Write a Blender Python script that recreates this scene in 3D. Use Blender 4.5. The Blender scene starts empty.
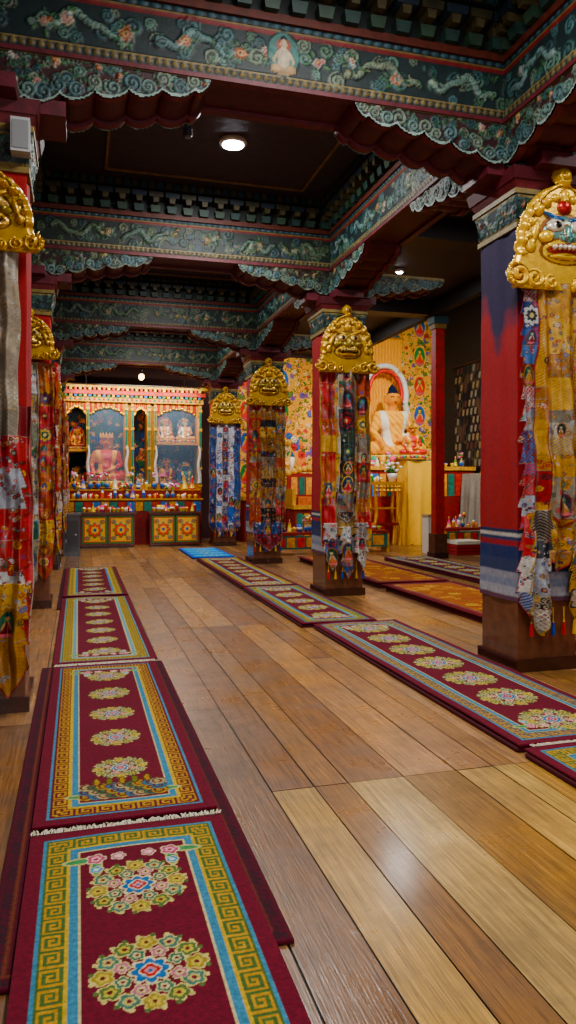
import bpy, math, random
import numpy as np
from mathutils import Vector, Matrix
rnd=random.Random(7)
pi=math.pi
def H(s,sat=1.25):
    s=s.lstrip('#'); v=np.array([int(s[i:i+2],16)/255 for i in (0,2,4)])
    v=np.where(v<=.04045,v/12.92,((v+.055)/1.055)**2.4)
    l=float(v@np.array([.25,.6,.15])); v=np.clip(l+(v-l)*sat,0.0015,1)
    return v**1.08
# ------------------------------------------------------------------ materials
def mk(name,rough=.6,metal=0,bump=0,bscale=60,var=.15,vscale=8,sheen=0,emit=0,coat=0,stretch=None,spec=.5):
    m=bpy.data.materials.new(name); m.use_nodes=True; nt=m.node_tree; N=nt.nodes; L=nt.links
    b=N['Principled BSDF']
    a=N.new('ShaderNodeAttribute'); a.attribute_name='Col'
    tc=N.new('ShaderNodeTexCoord'); mp=N.new('ShaderNodeMapping'); L.new(tc.outputs['Object'],mp.inputs['Vector'])
    if stretch: mp.inputs['Scale'].default_value=stretch
    n=N.new('ShaderNodeTexNoise'); n.inputs['Scale'].default_value=vscale; n.inputs['Detail'].default_value=5
    L.new(mp.outputs['Vector'],n.inputs['Vector'])
    r=N.new('ShaderNodeMapRange'); r.inputs['From Min'].default_value=.3; r.inputs['From Max'].default_value=.7
    r.inputs['To Min'].default_value=1-var; r.inputs['To Max'].default_value=1+var*.6
    L.new(n.outputs['Fac'],r.inputs['Value'])
    mx=N.new('ShaderNodeVectorMath'); mx.operation='SCALE'
    L.new(a.outputs['Color'],mx.inputs[0]); L.new(r.outputs['Result'],mx.inputs['Scale'])
    L.new(mx.outputs['Vector'],b.inputs['Base Color'])
    b.inputs['Roughness'].default_value=rough; b.inputs['Metallic'].default_value=metal
    b.inputs['Specular IOR Level'].default_value=spec
    b.inputs['Sheen Weight'].default_value=sheen; b.inputs['Coat Weight'].default_value=coat
    b.inputs['Coat Roughness'].default_value=.12
    if emit:
        L.new(mx.outputs['Vector'],b.inputs['Emission Color']); b.inputs['Emission Strength'].default_value=emit
    if bump:
        n2=N.new('ShaderNodeTexNoise'); n2.inputs['Scale'].default_value=bscale; n2.inputs['Detail'].default_value=3
        L.new(mp.outputs['Vector'],n2.inputs['Vector'])
        bp=N.new('ShaderNodeBump'); bp.inputs['Strength'].default_value=bump; bp.inputs['Distance'].default_value=.01
        L.new(n2.outputs['Fac'],bp.inputs['Height']); L.new(bp.outputs['Normal'],b.inputs['Normal'])
    return m
M_rug=mk('wool_rug',.95,0,.5,220,.3,60,sheen=.03,spec=.1)
M_paint=mk('painted_wood',.55,0,.2,60,.4,12,spec=.35)
M_gilt=mk('gilded_metal',.3,.45,.15,40,.2,14)
M_cloth=mk('brocade_cloth',.8,0,.3,120,.2,30,spec=.25)
M_satin=mk('satin',.42,0,.2,80,.25,26,spec=.45)
M_silk=mk('yellow_silk',.7,0,.05,40,.06,4,spec=.1)
M_wood=mk('polished_wood',.25,0,.1,40,.3,10,coat=.4)
M_floor=mk('floor_boards',.36,0,.2,7,.3,3.2,coat=.25,stretch=(16,.8,1))
def tweak_floor(m):
    nt=m.node_tree; N=nt.nodes; L=nt.links; b=N['Principled BSDF']; b.inputs['Coat Roughness'].default_value=.16
    src=b.inputs['Base Color'].links[0].from_socket
    tc=N.new('ShaderNodeTexCoord')
    mp=N.new('ShaderNodeMapping'); mp.inputs['Scale'].default_value=(34,1.2,1); L.new(tc.outputs['Object'],mp.inputs['Vector'])
    g=N.new('ShaderNodeTexNoise'); g.inputs['Scale'].default_value=2.2; g.inputs['Detail'].default_value=8; g.inputs['Distortion'].default_value=1.2; L.new(mp.outputs['Vector'],g.inputs['Vector'])
    r1=N.new('ShaderNodeMapRange'); r1.inputs['From Min'].default_value=.35; r1.inputs['From Max'].default_value=.65; r1.inputs['To Min'].default_value=.66; r1.inputs['To Max'].default_value=1.12; L.new(g.outputs['Fac'],r1.inputs['Value'])
    s=N.new('ShaderNodeTexNoise'); s.inputs['Scale'].default_value=1.7; s.inputs['Detail'].default_value=7; s.inputs['Roughness'].default_value=.7; L.new(tc.outputs['Object'],s.inputs['Vector'])
    r2=N.new('ShaderNodeMapRange'); r2.inputs['From Min'].default_value=.35; r2.inputs['From Max'].default_value=.68; r2.inputs['To Min'].default_value=.62; r2.inputs['To Max'].default_value=1.28; L.new(s.outputs['Fac'],r2.inputs['Value'])
    mu=N.new('ShaderNodeMath'); mu.operation='MULTIPLY'; L.new(r1.outputs['Result'],mu.inputs[0]); L.new(r2.outputs['Result'],mu.inputs[1])
    v=N.new('ShaderNodeVectorMath'); v.operation='SCALE'; L.new(src,v.inputs[0]); L.new(mu.outputs['Value'],v.inputs['Scale']); L.new(v.outputs['Vector'],b.inputs['Base Color'])
    r3=N.new('ShaderNodeMapRange'); r3.inputs['From Min'].default_value=.35; r3.inputs['From Max'].default_value=.65; r3.inputs['To Min'].default_value=.46; r3.inputs['To Max'].default_value=.22; L.new(s.outputs['Fac'],r3.inputs['Value']); L.new(r3.outputs['Result'],b.inputs['Roughness'])
tweak_floor(M_floor)
M_plain=mk('plaster',.7,0,.1,30,.12,3)
M_cer=mk('ceramic',.2,0,0,10,.05,5,coat=.5)
M_mural=mk('mural_paint',.6,0,.1,60,.15,20,spec=.25)
def emis(name,col,st):
    m=bpy.data.materials.new(name); m.use_nodes=True; b=m.node_tree.nodes['Principled BSDF']
    c=H(col); b.inputs['Base Color'].default_value=(*c,1); b.inputs['Emission Color'].default_value=(*c,1); b.inputs['Emission Strength'].default_value=st
    return m
M_lamp=emis('lamp_glow','#f4f6ff',60)
M_lampdim=emis('lamp_dim','#e8e4dc',.4)
M_bulb=emis('bulb_glow','#ffdc9a',15)
M_glass=bpy.data.materials.new('cabinet_glass'); M_glass.use_nodes=True
_b=M_glass.node_tree.nodes['Principled BSDF']; _b.inputs['Base Color'].default_value=(.3,.5,.8,1); _b.inputs['Roughness'].default_value=.02; _b.inputs['Alpha'].default_value=.1
# ------------------------------------------------------------------ mesh helpers
def setcol(me,C):
    a=me.color_attributes.new('Col','FLOAT_COLOR','POINT')
    C=np.asarray(C,dtype=np.float32).reshape(-1,3)
    C4=np.concatenate([C,np.ones((len(C),1),np.float32)],1); a.data.foreach_set('color',C4.ravel())
def grid(name,P,C,mat,mask=None,smooth=True):
    ny,nx=P.shape[:2]
    idx=np.arange(ny*nx).reshape(ny,nx)
    F=np.stack([idx[:-1,:-1],idx[:-1,1:],idx[1:,1:],idx[1:,:-1]],-1).reshape(-1,4)
    if mask is not None:
        mm=(mask[:-1,:-1]&mask[:-1,1:]&mask[1:,1:]&mask[1:,:-1]).reshape(-1); F=F[mm]
    V=P.reshape(-1,3); C=C.reshape(-1,3)
    if mask is not None:
        used=np.zeros(len(V),bool); used[F.ravel()]=True; re=np.cumsum(used)-1; F=re[F]; V=V[used]; C=C[used]
    me=bpy.data.meshes.new(name); me.vertices.add(len(V)); me.vertices.foreach_set('co',V.astype(np.float32).ravel())
    me.loops.add(F.size); me.loops.foreach_set('vertex_index',F.astype(np.int32).ravel())
    me.polygons.add(len(F)); me.polygons.foreach_set('loop_start',np.arange(0,F.size,4,dtype=np.int32))
    me.update(calc_edges=True); me.polygons.foreach_set('use_smooth',np.full(len(F),smooth)); 
    setcol(me,C); me.materials.append(mat); me.validate(); return me
class MB:
    def __init__(s): s.v=[];s.f=[];s.c=[]
    def add(s,v,f,c):
        o=len(s.v); s.v+=[tuple(p) for p in v]; s.f+=[tuple(i+o for i in q) for q in f]
        if isinstance(c,str): c=H(c)
        if hasattr(c,'ndim') and c.ndim==1: s.c+=[c]*len(v)
        else: s.c+=list(c)
    def box(s,x0,x1,y0,y1,z0,z1,col,t=0):
        v=[(x0,y0,z0),(x1,y0,z0),(x1,y1,z0),(x0,y1,z0),(x0-t,y0-t,z1),(x1+t,y0-t,z1),(x1+t,y1+t,z1),(x0-t,y1+t,z1)]
        s.add(v,[(0,3,2,1),(4,5,6,7),(0,1,5,4),(1,2,6,5),(2,3,7,6),(3,0,4,7)],col)
    def lathe(s,prof,loc,col,n=20,sc=1):
        v=[];f=[];c=[]
        for k,(r,z) in enumerate(prof):
            for i in range(n):
                a=2*pi*i/n; v.append((loc[0]+r*sc*math.cos(a),loc[1]+r*sc*math.sin(a),loc[2]+z*sc))
                c.append(H(col[k]) if isinstance(col,(list,tuple)) else H(col))
        m=len(prof)
        for k in range(m-1):
            for i in range(n): j=(i+1)%n; f.append((k*n+i,k*n+j,(k+1)*n+j,(k+1)*n+i))
        f.append(tuple(range(n-1,-1,-1))); f.append(tuple((m-1)*n+i for i in range(n)))
        s.add(v,f,c)
    def sph(s,loc,r,col,n=12,m=8):
        if not hasattr(r,'__len__'): r=(r,r,r)
        v=[];f=[]
        for k in range(m+1):
            t=pi*k/m
            for i in range(n):
                a=2*pi*i/n; v.append((loc[0]+r[0]*math.sin(t)*math.cos(a),loc[1]+r[1]*math.sin(t)*math.sin(a),loc[2]+r[2]*math.cos(t)))
        for k in range(m):
            for i in range(n): j=(i+1)%n; f.append((k*n+i,(k+1)*n+i,(k+1)*n+j,k*n+j))
        s.add(v,f,col)
    def tube(s,pts,r,col,n=6):
        v=[];f=[]
        pts=[Vector(p) for p in pts]
        for k,p in enumerate(pts):
            d=(pts[min(k+1,len(pts)-1)]-pts[max(k-1,0)]).normalized()
            u=d.orthogonal().normalized(); w=d.cross(u)
            rr=r[k] if hasattr(r,'__len__') else r
            for i in range(n):
                a=2*pi*i/n; v.append(p+u*rr*math.cos(a)+w*rr*math.sin(a))
        for k in range(len(pts)-1):
            for i in range(n): j=(i+1)%n; f.append((k*n+i,k*n+j,(k+1)*n+j,(k+1)*n+i))
        s.add(v,f,col)
    def mesh(s,name,mat,smooth=False):
        me=bpy.data.meshes.new(name); me.from_pydata(s.v,[],s.f); me.update(); setcol(me,np.array(s.c)); me.materials.append(mat)
        if smooth: me.polygons.foreach_set('use_smooth',[True]*len(me.polygons))
        return me
def link(o,parent=None,loc=(0,0,0),rz=0,sc=1):
    bpy.context.scene.collection.objects.link(o); o.location=loc; o.rotation_euler=(0,0,rz)
    o.scale=(sc,)*3 if not hasattr(sc,'__len__') else sc
    if parent: o.parent=parent
    return o
def root(name,loc=(0,0,0),rz=0,sc=1):
    e=bpy.data.objects.new(name,None); e.empty_display_size=.1; return link(e,None,loc,rz,sc)
def part(me,name,parent=None,loc=(0,0,0),rz=0,sc=1):
    return link(bpy.data.objects.new(name,me),parent,loc,rz,sc)
def solid(o,t,off=-1):
    m=o.modifiers.new('s','SOLIDIFY'); m.thickness=t; m.offset=off
# ------------------------------------------------------------------ painter
class Cv:
    def __init__(s,w,h,ppm,base):
        s.w,s.h=w,h; s.nx=int(round(w*ppm))+1; s.ny=int(round(h*ppm))+1
        s.X,s.Y=np.meshgrid(np.linspace(0,w,s.nx),np.linspace(0,h,s.ny))
        s.c=np.empty((s.ny,s.nx,3)); s.c[:]=H(base); s.z=np.zeros((s.ny,s.nx))
    def win(s,cx,cy,r):
        ax=(s.nx-1)/s.w; ay=(s.ny-1)/s.h
        i0=max(0,int((cx-r)*ax)); i1=min(s.nx,int((cx+r)*ax)+2); j0=max(0,int((cy-r)*ay)); j1=min(s.ny,int((cy+r)*ay)+2)
        sl=(slice(j0,max(j0,j1)),slice(i0,max(i0,i1))); return sl,s.X[sl]-cx,s.Y[sl]-cy
    def rect(s,x0,y0,x1,y1,col,z=None):
        m=(s.X>=x0)&(s.X<=x1)&(s.Y>=y0)&(s.Y<=y1); s.c[m]=H(col)
        if z is not None: s.z[m]=z
    def ell(s,cx,cy,rx,ry,col,z=0,ang=0):
        sl,x,y=s.win(cx,cy,max(rx,ry)*1.1)
        if x.size==0: return
        ca,sa=math.cos(ang),math.sin(ang); u=(x*ca+y*sa)/rx; v=(-x*sa+y*ca)/ry; q=u*u+v*v; m=q<1
        s.c[sl][m]=H(col)
        if z: s.z[sl][m]=np.maximum(s.z[sl][m],z*np.sqrt(1-q[m]))
    def flower(s,cx,cy,r,cols,n=6,z=.012,ph=0):
        sl,x,y=s.win(cx,cy,r*1.05)
        if x.size==0: return
        q=np.hypot(x,y)/r; th=np.arctan2(y,x)+ph; lob=.72+.28*np.abs(np.cos(n*th/2))
        m=q<lob; s.c[sl][m]=H(cols[0]); s.z[sl][m]=np.maximum(s.z[sl][m],z*np.sqrt(np.clip(1-q[m]**2,0,1)))
        m=q<lob*.84; s.c[sl][m]=H(cols[1])
        m=q<lob*.5; s.c[sl][m]=H(cols[2])
        m=q<.2; s.c[sl][m]=H(cols[3 if len(cols)>3 else 0])
    def curl(s,cx,cy,r,c1,c2,turns=2,z=.012,d=1,ph=0):
        sl,x,y=s.win(cx,cy,r*1.05)
        if x.size==0: return
        q=np.hypot(x,y)/r; th=np.arctan2(y,x*d)/(2*pi)+ph; f=(q*turns-th)%1; m=q<1
        s.c[sl][m&(f<.62)]=H(c1); s.c[sl][m&(f>=.62)]=H(c2)
        mm=m&(f<.62); s.z[sl][mm]=np.maximum(s.z[sl][mm],z*np.sin(f[mm]/.62*pi)**.5)
    def leaf(s,cx,cy,l,ang,c1,c2='#20402c'):
        s.ell(cx+math.cos(ang)*l/2,cy+math.sin(ang)*l/2,l/2,l*.2,c2,.008,ang); s.ell(cx+math.cos(ang)*l/2,cy+math.sin(ang)*l/2,l*.38,l*.12,c1,.01,ang)
    def deity(s,cx,cy,r,halo,bg,robe,skin):
        s.ell(cx,cy,r*.62,r,halo,.01); s.ell(cx,cy,r*.52,r*.88,bg,.012); s.ell(cx,cy-.62*r,r*.42,r*.18,'#c86a70',.014); s.ell(cx,cy-.4*r,r*.4,r*.17,robe,.02); s.ell(cx,cy-.02*r,r*.19,r*.36,robe,.025)
        s.ell(cx-.2*r,cy-.05*r,r*.07,r*.28,skin,.022,-.4); s.ell(cx+.2*r,cy-.05*r,r*.07,r*.28,skin,.022,.4)
        s.ell(cx,cy+.42*r,r*.24,r*.24,'#3f7a52',.014); s.ell(cx,cy+.42*r,r*.13,r*.16,skin,.03); s.ell(cx,cy+.6*r,r*.1,r*.09,'#1c2030',.03)
def floral(cv,x0,y0,x1,y1,step,seed,pal,dens=1,drag=False):
    g=random.Random(seed); nx=max(1,int((x1-x0)/step)); ny=max(1,int((y1-y0)/step))
    for k in range(int(nx*ny*4*dens)):
        x=g.uniform(x0,x1); y=g.uniform(y0,y1); cv.curl(x,y,g.uniform(.16,.36)*step,g.choice(pal['cloud']),pal['line'],g.choice([1.5,2]),.01,g.choice([-1,1]),g.random())
    if drag:
        L=x1-x0; h=(y1-y0)/2; ym=(y0+y1)/2
        for c in (.14,.34,.7,.87):
            cx=x0+c*L; d=1 if c<.5 else -1; col=g.choice(pal['drag']); f1=g.uniform(6,10); p1=g.random()*6; ln=g.uniform(.45,.65)
            P=[(cx+d*(t-.5)*ln,ym+h*(.45*math.sin(t*f1+p1)+.15*math.sin(t*19)),.03*(1-.65*abs(t-.35))) for t in np.linspace(0,1,70)]
            for px,py,rr in P: cv.ell(px,py,rr+.008,rr+.008,pal['line'],.012)
            for k,(px,py,rr) in enumerate(P):
                cv.ell(px,py,rr,rr,col if k%3 else pal['cloud'][0],.02)
                if k%16==8: cv.leaf(px,py,.07,g.uniform(0,6.3),col,pal['line'])
            cv.ell(P[-1][0],P[-1][1],.042,.034,col,.024); cv.ell(P[-1][0],P[-1][1]+.01,.01,.01,'#802818',.028)
    for i in range(nx):
        for j in range(ny):
            x=x0+(i+.5+g.uniform(-.25,.25))*(x1-x0)/nx; y=y0+(j+.5+g.uniform(-.2,.2))*(y1-y0)/ny
            if drag and g.random()<.45: continue
            for k in range(7):
                a=g.uniform(0,2*pi); q=g.uniform(.15,.3)*step; cv.leaf(x+q*math.cos(a),y+q*math.sin(a),step*g.uniform(.22,.36),a,g.choice(pal['leaf']))
            if g.random()<.75*dens:
                cv.flower(x,y,step*g.uniform(.16,.25),g.choice(pal['fl']),g.choice([5,6,8]),.018,g.random()*3)
                cv.flower(x+g.uniform(-.3,.3)*step,y+g.uniform(-.3,.3)*step,step*.12,g.choice(pal['fl']),5,.014)
PB={'cloud':['#426062','#304a4c','#587468','#385856','#6a7664','#486450'],'line':'#121a1c','leaf':['#38603f','#4c6c48','#305446'],'drag':['#74887a','#6a807c','#7c8068'],
    'fl':[('#a89c88','#8f6c66','#a89080','#6a2a2c'),('#b0a894','#61757c','#acaea0','#85503a'),('#9c7c60','#7c4434','#a88860','#441c1a'),('#aca698','#967c78','#783c3c','#a89058')]}
PG={'cloud':['#3c5042','#4c5c42','#304440','#5c6450','#34464e'],'line':'#131816','leaf':['#35523a','#52603e'],'drag':['#5e6c58','#586860'],
    'fl':[('#8c8260','#644a30','#948a68','#40221c'),('#7c7c68','#4c6060','#888c78','#64402a')]}
# =================================================================== ROOM SHELL
X0,X1,Y0,Y1=-4.4,10.6,-3.0,20.6
def wallbox(name,x0,x1,y0,y1,z0,z1,col,mat=M_plain):
    b=MB(); b.box(x0,x1,y0,y1,z0,z1,col); return part(b.mesh(name,mat),name)
wallbox('wall_west',X0-.2,X0,Y0,Y1,0,5.3,'#6a1a1a')
wallbox('wall_east',X1,X1+.2,Y0,Y1,0,7.2,'#100c0d')
wallbox('wall_north',X0-.2,X1+.2,Y1,Y1+.2,0,7.2,'#3a1012')
wallbox('wall_south',X0-.2,X1+.2,Y0-.2,Y0,0,7.2,'#7a4a34')
wallbox('ceiling',X0-.2,7.05,Y0,Y1,5.27,5.4,'#2a2228')
wallbox('ceiling_atrium',7.05,X1+.2,Y0,Y1,7.0,7.2,'#0c0909')
wallbox('trim_1',6.9,7.05,Y0,Y1,4.95,7.0,'#0a0707')
cols_y=[.95,5.2,9.45,13.7,17.95]
b=MB()
for i,y in enumerate([-3.3]+cols_y):
    xa,xb,ya,yb=.3,2.75,y+1.1,min(y+3.8,20.2)
    b.box(xa,xb,ya,yb,5.245,5.27,'#3e3038')
    for q in [(xa,xb,ya,ya+.03),(xa,xb,yb-.03,yb),(xa,xa+.03,ya,yb),(xb-.03,xb,ya,yb)]: b.box(*q,5.225,5.25,'#7a6040')
part(b.mesh('ceiling_panels',M_paint),'trim_2')
# ---- floor boards
f=root('floor'); b=MB(); b.box(X0,X1,Y0,Y1,-.1,-.006,'#0c0604'); part(b.mesh('subfloor',M_paint),'subfloor',f)
b=MB(); x=X0
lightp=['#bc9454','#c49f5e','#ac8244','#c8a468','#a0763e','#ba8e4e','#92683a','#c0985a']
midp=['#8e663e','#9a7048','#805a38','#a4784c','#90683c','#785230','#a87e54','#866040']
while x<X1:
    w=rnd.choice([.13,.18,.22,.25,.3,.34]); xe=min(x+w,X1)
    brk=[Y0,3.5 if x>.9 else rnd.choice([2.6,4.9,4.9])]
    y=brk[-1]
    while y<Y1: y+=rnd.choice([4.25,4.25,2.6,3.2]); brk.append(min(y,Y1))
    for a,c in zip(brk[:-1],brk[1:]):
        if c-a<.01: continue
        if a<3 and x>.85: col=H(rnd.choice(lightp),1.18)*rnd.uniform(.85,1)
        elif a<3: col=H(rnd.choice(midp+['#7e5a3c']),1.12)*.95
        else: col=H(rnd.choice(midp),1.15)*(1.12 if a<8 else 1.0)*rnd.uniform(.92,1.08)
        g=rnd.choice([.002,.0035,.005])
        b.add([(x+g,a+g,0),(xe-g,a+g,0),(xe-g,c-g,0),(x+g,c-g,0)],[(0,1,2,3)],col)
    x=xe
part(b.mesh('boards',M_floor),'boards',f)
# =================================================================== BEAMS & BRACKETS
def beam_assets(L,T,seed,deity=False,pal=PB,ppm=95,base='#1a2829'):
    hh=.46; cv=Cv(L,hh,ppm,base)
    floral(cv,.05,.1,L-.05,hh-.1,.2,seed,pal,1,True)
    for a in np.arange(.0,L,.06): cv.ell(a,.045,.022,.02,'#6a5c3c',.012)
    cv.rect(0,0,L,.018,'#5a181c'); cv.rect(0,.07,L,.08,'#80704c',.012); cv.rect(0,hh-.085,L,hh-.06,'#6c1e20'); cv.rect(0,hh-.055,L,hh-.042,'#78683f',.012)
    for a in np.arange(.0,L,.08): cv.ell(a,hh-.018,.03,.018,'#304c56',.012)
    if deity:
        cx=L/2
        cv.ell(cx,.24,.13,.17,'#1c3734',.01); cv.ell(cx,.24,.115,.155,'#4c706a',.012); cv.ell(cx,.3,.05,.055,'#94483c',.014)
        cv.ell(cx,.13,.1,.04,'#a98f70',.02); cv.ell(cx,.21,.045,.075,'#b8ae9a',.03); cv.ell(cx,.31,.028,.034,'#b8a890',.035); cv.ell(cx,.352,.02,.018,'#2b2b3a',.03)
        for d in(-1,1): cv.ell(cx+d*.055,.22,.014,.06,'#b8a890',.03,d*.5)
    me=grid('beam_panel',np.stack([cv.X-L/2,-cv.z,cv.Y],-1),cv.c*.88,M_paint)
    b=MB(); b.box(-L/2,L/2,-T/2,T/2,0,hh,'#4c1c26')
    b.box(-L/2,L/2,-T/2-.03,-T/2+.04,-.03,.0,'#561e26'); b.box(-L/2,L/2,T/2-.04,T/2+.03,-.03,0,'#561e26')
    b.box(-L/2,L/2,-T/2-.03,T/2+.03,hh,hh+.06,'#52261c'); b.box(-L/2,L/2,-T/2,T/2,hh+.06,hh+.40,'#121a18')
    n=int(L/.2); cc=['#263c38','#2c4032','#24323e','#3c3c2c']
    for s in (-1,1):
        for i in range(n):
            xx=-L/2+(i+.5)*L/n
            b.box(xx-.05,xx+.05,*sorted((s*T/2,s*(T/2+.08))),hh+.06,hh+.14,cc[i%2],.015)
            b.box(xx-.03,xx+.03,*sorted((s*T/2,s*(T/2+.15))),hh+.16,hh+.22,'#4c4630',.01)
            b.box(xx-.085,xx+.085,*sorted((s*T/2,s*(T/2+.17))),hh+.22,hh+.28,cc[2+i%2],.01)
        b.box(-L/2,L/2,*sorted((s*T/2,s*(T/2+.2))),hh+.30,hh+.40,'#1a2624')
        for i in range(n*2):
            xx=-L/2+(i+.5)*L/n/2
            b.box(xx-.03,xx+.03,*sorted((s*(T/2+.2),s*(T/2+.215))),hh+.315,hh+.385,['#4c4836','#2e464e'][i%2])
    return me,b.mesh('beam_core',M_paint)
T=.46
cross=[beam_assets(4.1,T,11,True),beam_assets(4.1,T,12,False,PG,80,'#1e2824'),beam_assets(4.1,T,13,False,PG,60,'#222a28')]
longb=beam_assets(4.3,T,14,False,PB)
ZB=4.42
def place_beam(A,loc,rz=0,name='painted_ceiling_beam'):
    r=root(name,loc,rz); part(A[1],'core',r); part(A[0],'painted_face',r,(0,-T/2-.004,0)); part(A[0],'painted_face_back',r,(0,T/2+.004,0),pi)
    return r
XL,XR=-.58,3.5; XLB=-.8
for i,y in enumerate(cols_y):
    A=cross[0] if i<2 else cross[1] if i==2 else cross[2]
    place_beam(A,((XLB+XR)/2+.1,y+.27,ZB))
for i,y in enumerate([-3.3+.0]+cols_y[:-1]):
    for x in (XLB,XR+.02):
        place_beam(longb,(x,y+.27+2.125,ZB-.006),pi/2)
def bracket_assets(L,T,seed,pal,ppm=95,line='#8b9c94',base='#341418'):
    def prof(t):
        t=np.abs(t); u=np.clip(t/L,0,1)
        d=.10+.27*(1-u)**1.3+.055*np.abs(np.sin(pi*t/.23))**.6
        return d*np.clip((L-t)/.1,0,1)**.5
    hh=.46; cv=Cv(2*L,hh,ppm,base)
    floral(cv,0,0,2*L,hh,.14,seed,pal,.8)
    g=random.Random(seed)
    e=prof(cv.X-L); dep=hh-cv.Y
    t=-L+.06
    while t<L:
        d=float(prof(np.array(t))); cv.curl(t+L,hh-d+.07,g.uniform(.045,.065),g.choice(['#4c6668','#627872','#3c5858','#687466']),'#10181c',1.8,.02,1 if t<0 else -1,g.random()); t+=g.uniform(.09,.13)
    ed=(e-dep); m=(ed<.018); cv.c[m]=H(line); cv.z[m]=.012
    m=(ed>=.018)&(ed<.03); cv.c[m]=H('#161e24')
    cv.rect(0,hh-.03,2*L,hh,'#75653f',.014)
    mask=(dep<=e+.006)
    me=grid('bracket_face',np.stack([cv.X-L,-cv.z,cv.Y-hh],-1),cv.c*.86,M_paint,mask)
    ts=np.linspace(-L,L,420); d=prof(ts)
    ys=np.array([-T/2,-T/2+.06,-T/2+.061,T/2-.061,T/2-.06,T/2]); ins=np.array([0,0,.03,.03,0,0])
    P=np.zeros((6,420,3)); C=np.zeros((6,420,3))
    for k in range(6):
        P[k,:,0]=ts; P[k,:,1]=ys[k]; P[k,:,2]=-np.maximum(d-ins[k],0); C[k]=H('#64242e') if k in(0,1,4,5) else H('#4c1a24')
    me2=grid('bracket_soffit',P,C,M_paint,None,False)
    return me,me2
BA=bracket_assets(1.5,.46,21,PB,105)
BG=bracket_assets(1.5,.46,22,PG,70,'#6e7868','#281414')
def place_bracket(A,loc,rz):
    r=root('carved_column_bracket',loc,rz); part(A[1],'soffit',r); part(A[0],'carved_face',r,(0,-.234,0)); part(A[0],'carved_face_back',r,(0,.234,0),pi)
# =================================================================== COLUMNS
def column(x,y,h=.26,side='R',navy=False,top=3.95):
    r=root('hall_pillar',(x,y,0)); b=MB()
    b.box(-h-.03,h+.03,-h-.03,h+.03,0,.1,'#3c2018'); b.box(-h,h,-h,h,.1,.62,'#6a4434',0); b.box(-h+.03,h-.03,-h+.03,h-.03,.6,3.7,'#6a1418')
    part(b.mesh('post',M_wood),'post',r)
    b=MB()
    def sq(z0,z1,w0,w1,c): b.box(-w0,w0,-w0,w0,z0,z1,c,w1-w0)
    sq(3.56,3.6,h+.03,h+.03,'#78683f'); sq(3.6,3.82,h,h+.05,'#27404a'); sq(3.82,3.86,h+.06,h+.06,'#78683f'); sq(3.86,3.93,h+.04,h+.07,'#602228'); sq(3.93,4.02,h+.08,h+.1,'#541e28')
    b.box(-.5,.5,-.2,.2,4.0,4.1,'#541e28'); b.box(-.2,.2,-.5,.5,4.0,4.095,'#541e28')
    part(b.mesh('capital',M_paint),'capital',r)
    cv=Cv(2*h+.06,.2,90,'#202e34'); floral(cv,0,.02,cv.w,.18,.11,5,PB); cv.rect(0,0,cv.w,.012,'#78683f'); cv.rect(0,.188,cv.w,.2,'#78683f')
    me=grid('capital_face',np.stack([cv.X-cv.w/2,-cv.z-cv.Y*.22,cv.Y],-1),cv.c,M_paint)
    for k in range(4):
        a=k*pi/2; part(me,'capital_face',r,(math.sin(a)*(h+.006),-math.cos(a)*(h+.006),3.61),a)
    n=200; m=200; P=np.zeros((m,n+1,3)); C=np.zeros((m,n+1,3))
    zs=np.linspace(.56,3.56,m); per=np.linspace(0,8*h,n+1); hh=h+.012
    for j,s in enumerate(per):
        k=int(s//(2*h))%4; u=(s%(2*h))/(2*h)*2-1
        rip=.005*np.sin(s*17+.6*zs)+.003*np.sin(s*31+1+zs*1.3)+.002*np.sin(zs*9+s*5)
        q=hh+rip; pt=[(u*hh,-q),(q,u*hh),(-u*hh,q),(-q,-u*hh)][k]
        P[:,j,0]=pt[0]; P[:,j,1]=pt[1]; P[:,j,2]=zs
    P[:,n]=P[:,0]
    for i,z in enumerate(zs):
        c=H('#8e1026')
        if z<1.14:
            for zt,cc in [(1.14,'#20284a'),(1.11,'#b8b4ac'),(1.085,'#2a3458'),(1.05,'#8c1a2c'),(1.0,'#26305a'),(.9,'#343c5c'),(.8,'#8c8c96'),(.74,'#7c8294'),(.68,'#9c9ca4'),(.6,'#5c3c4c')]:
                if z<=zt: c=H(cc)
        C[i]=c
        if navy and z>2.4:
            e=2.78+.18*np.sin(per*9)+.1*np.sin(per*23+z*2); k=np.clip((z-e)/.22+.12*math.sin(z*34),0,1)[:,None]; C[i]=C[i]*(1-k)+H('#2a2040')*k
    part(grid('cloth_wrap',P,C,M_cloth),'cloth_wrap',r)
    return r
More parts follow.
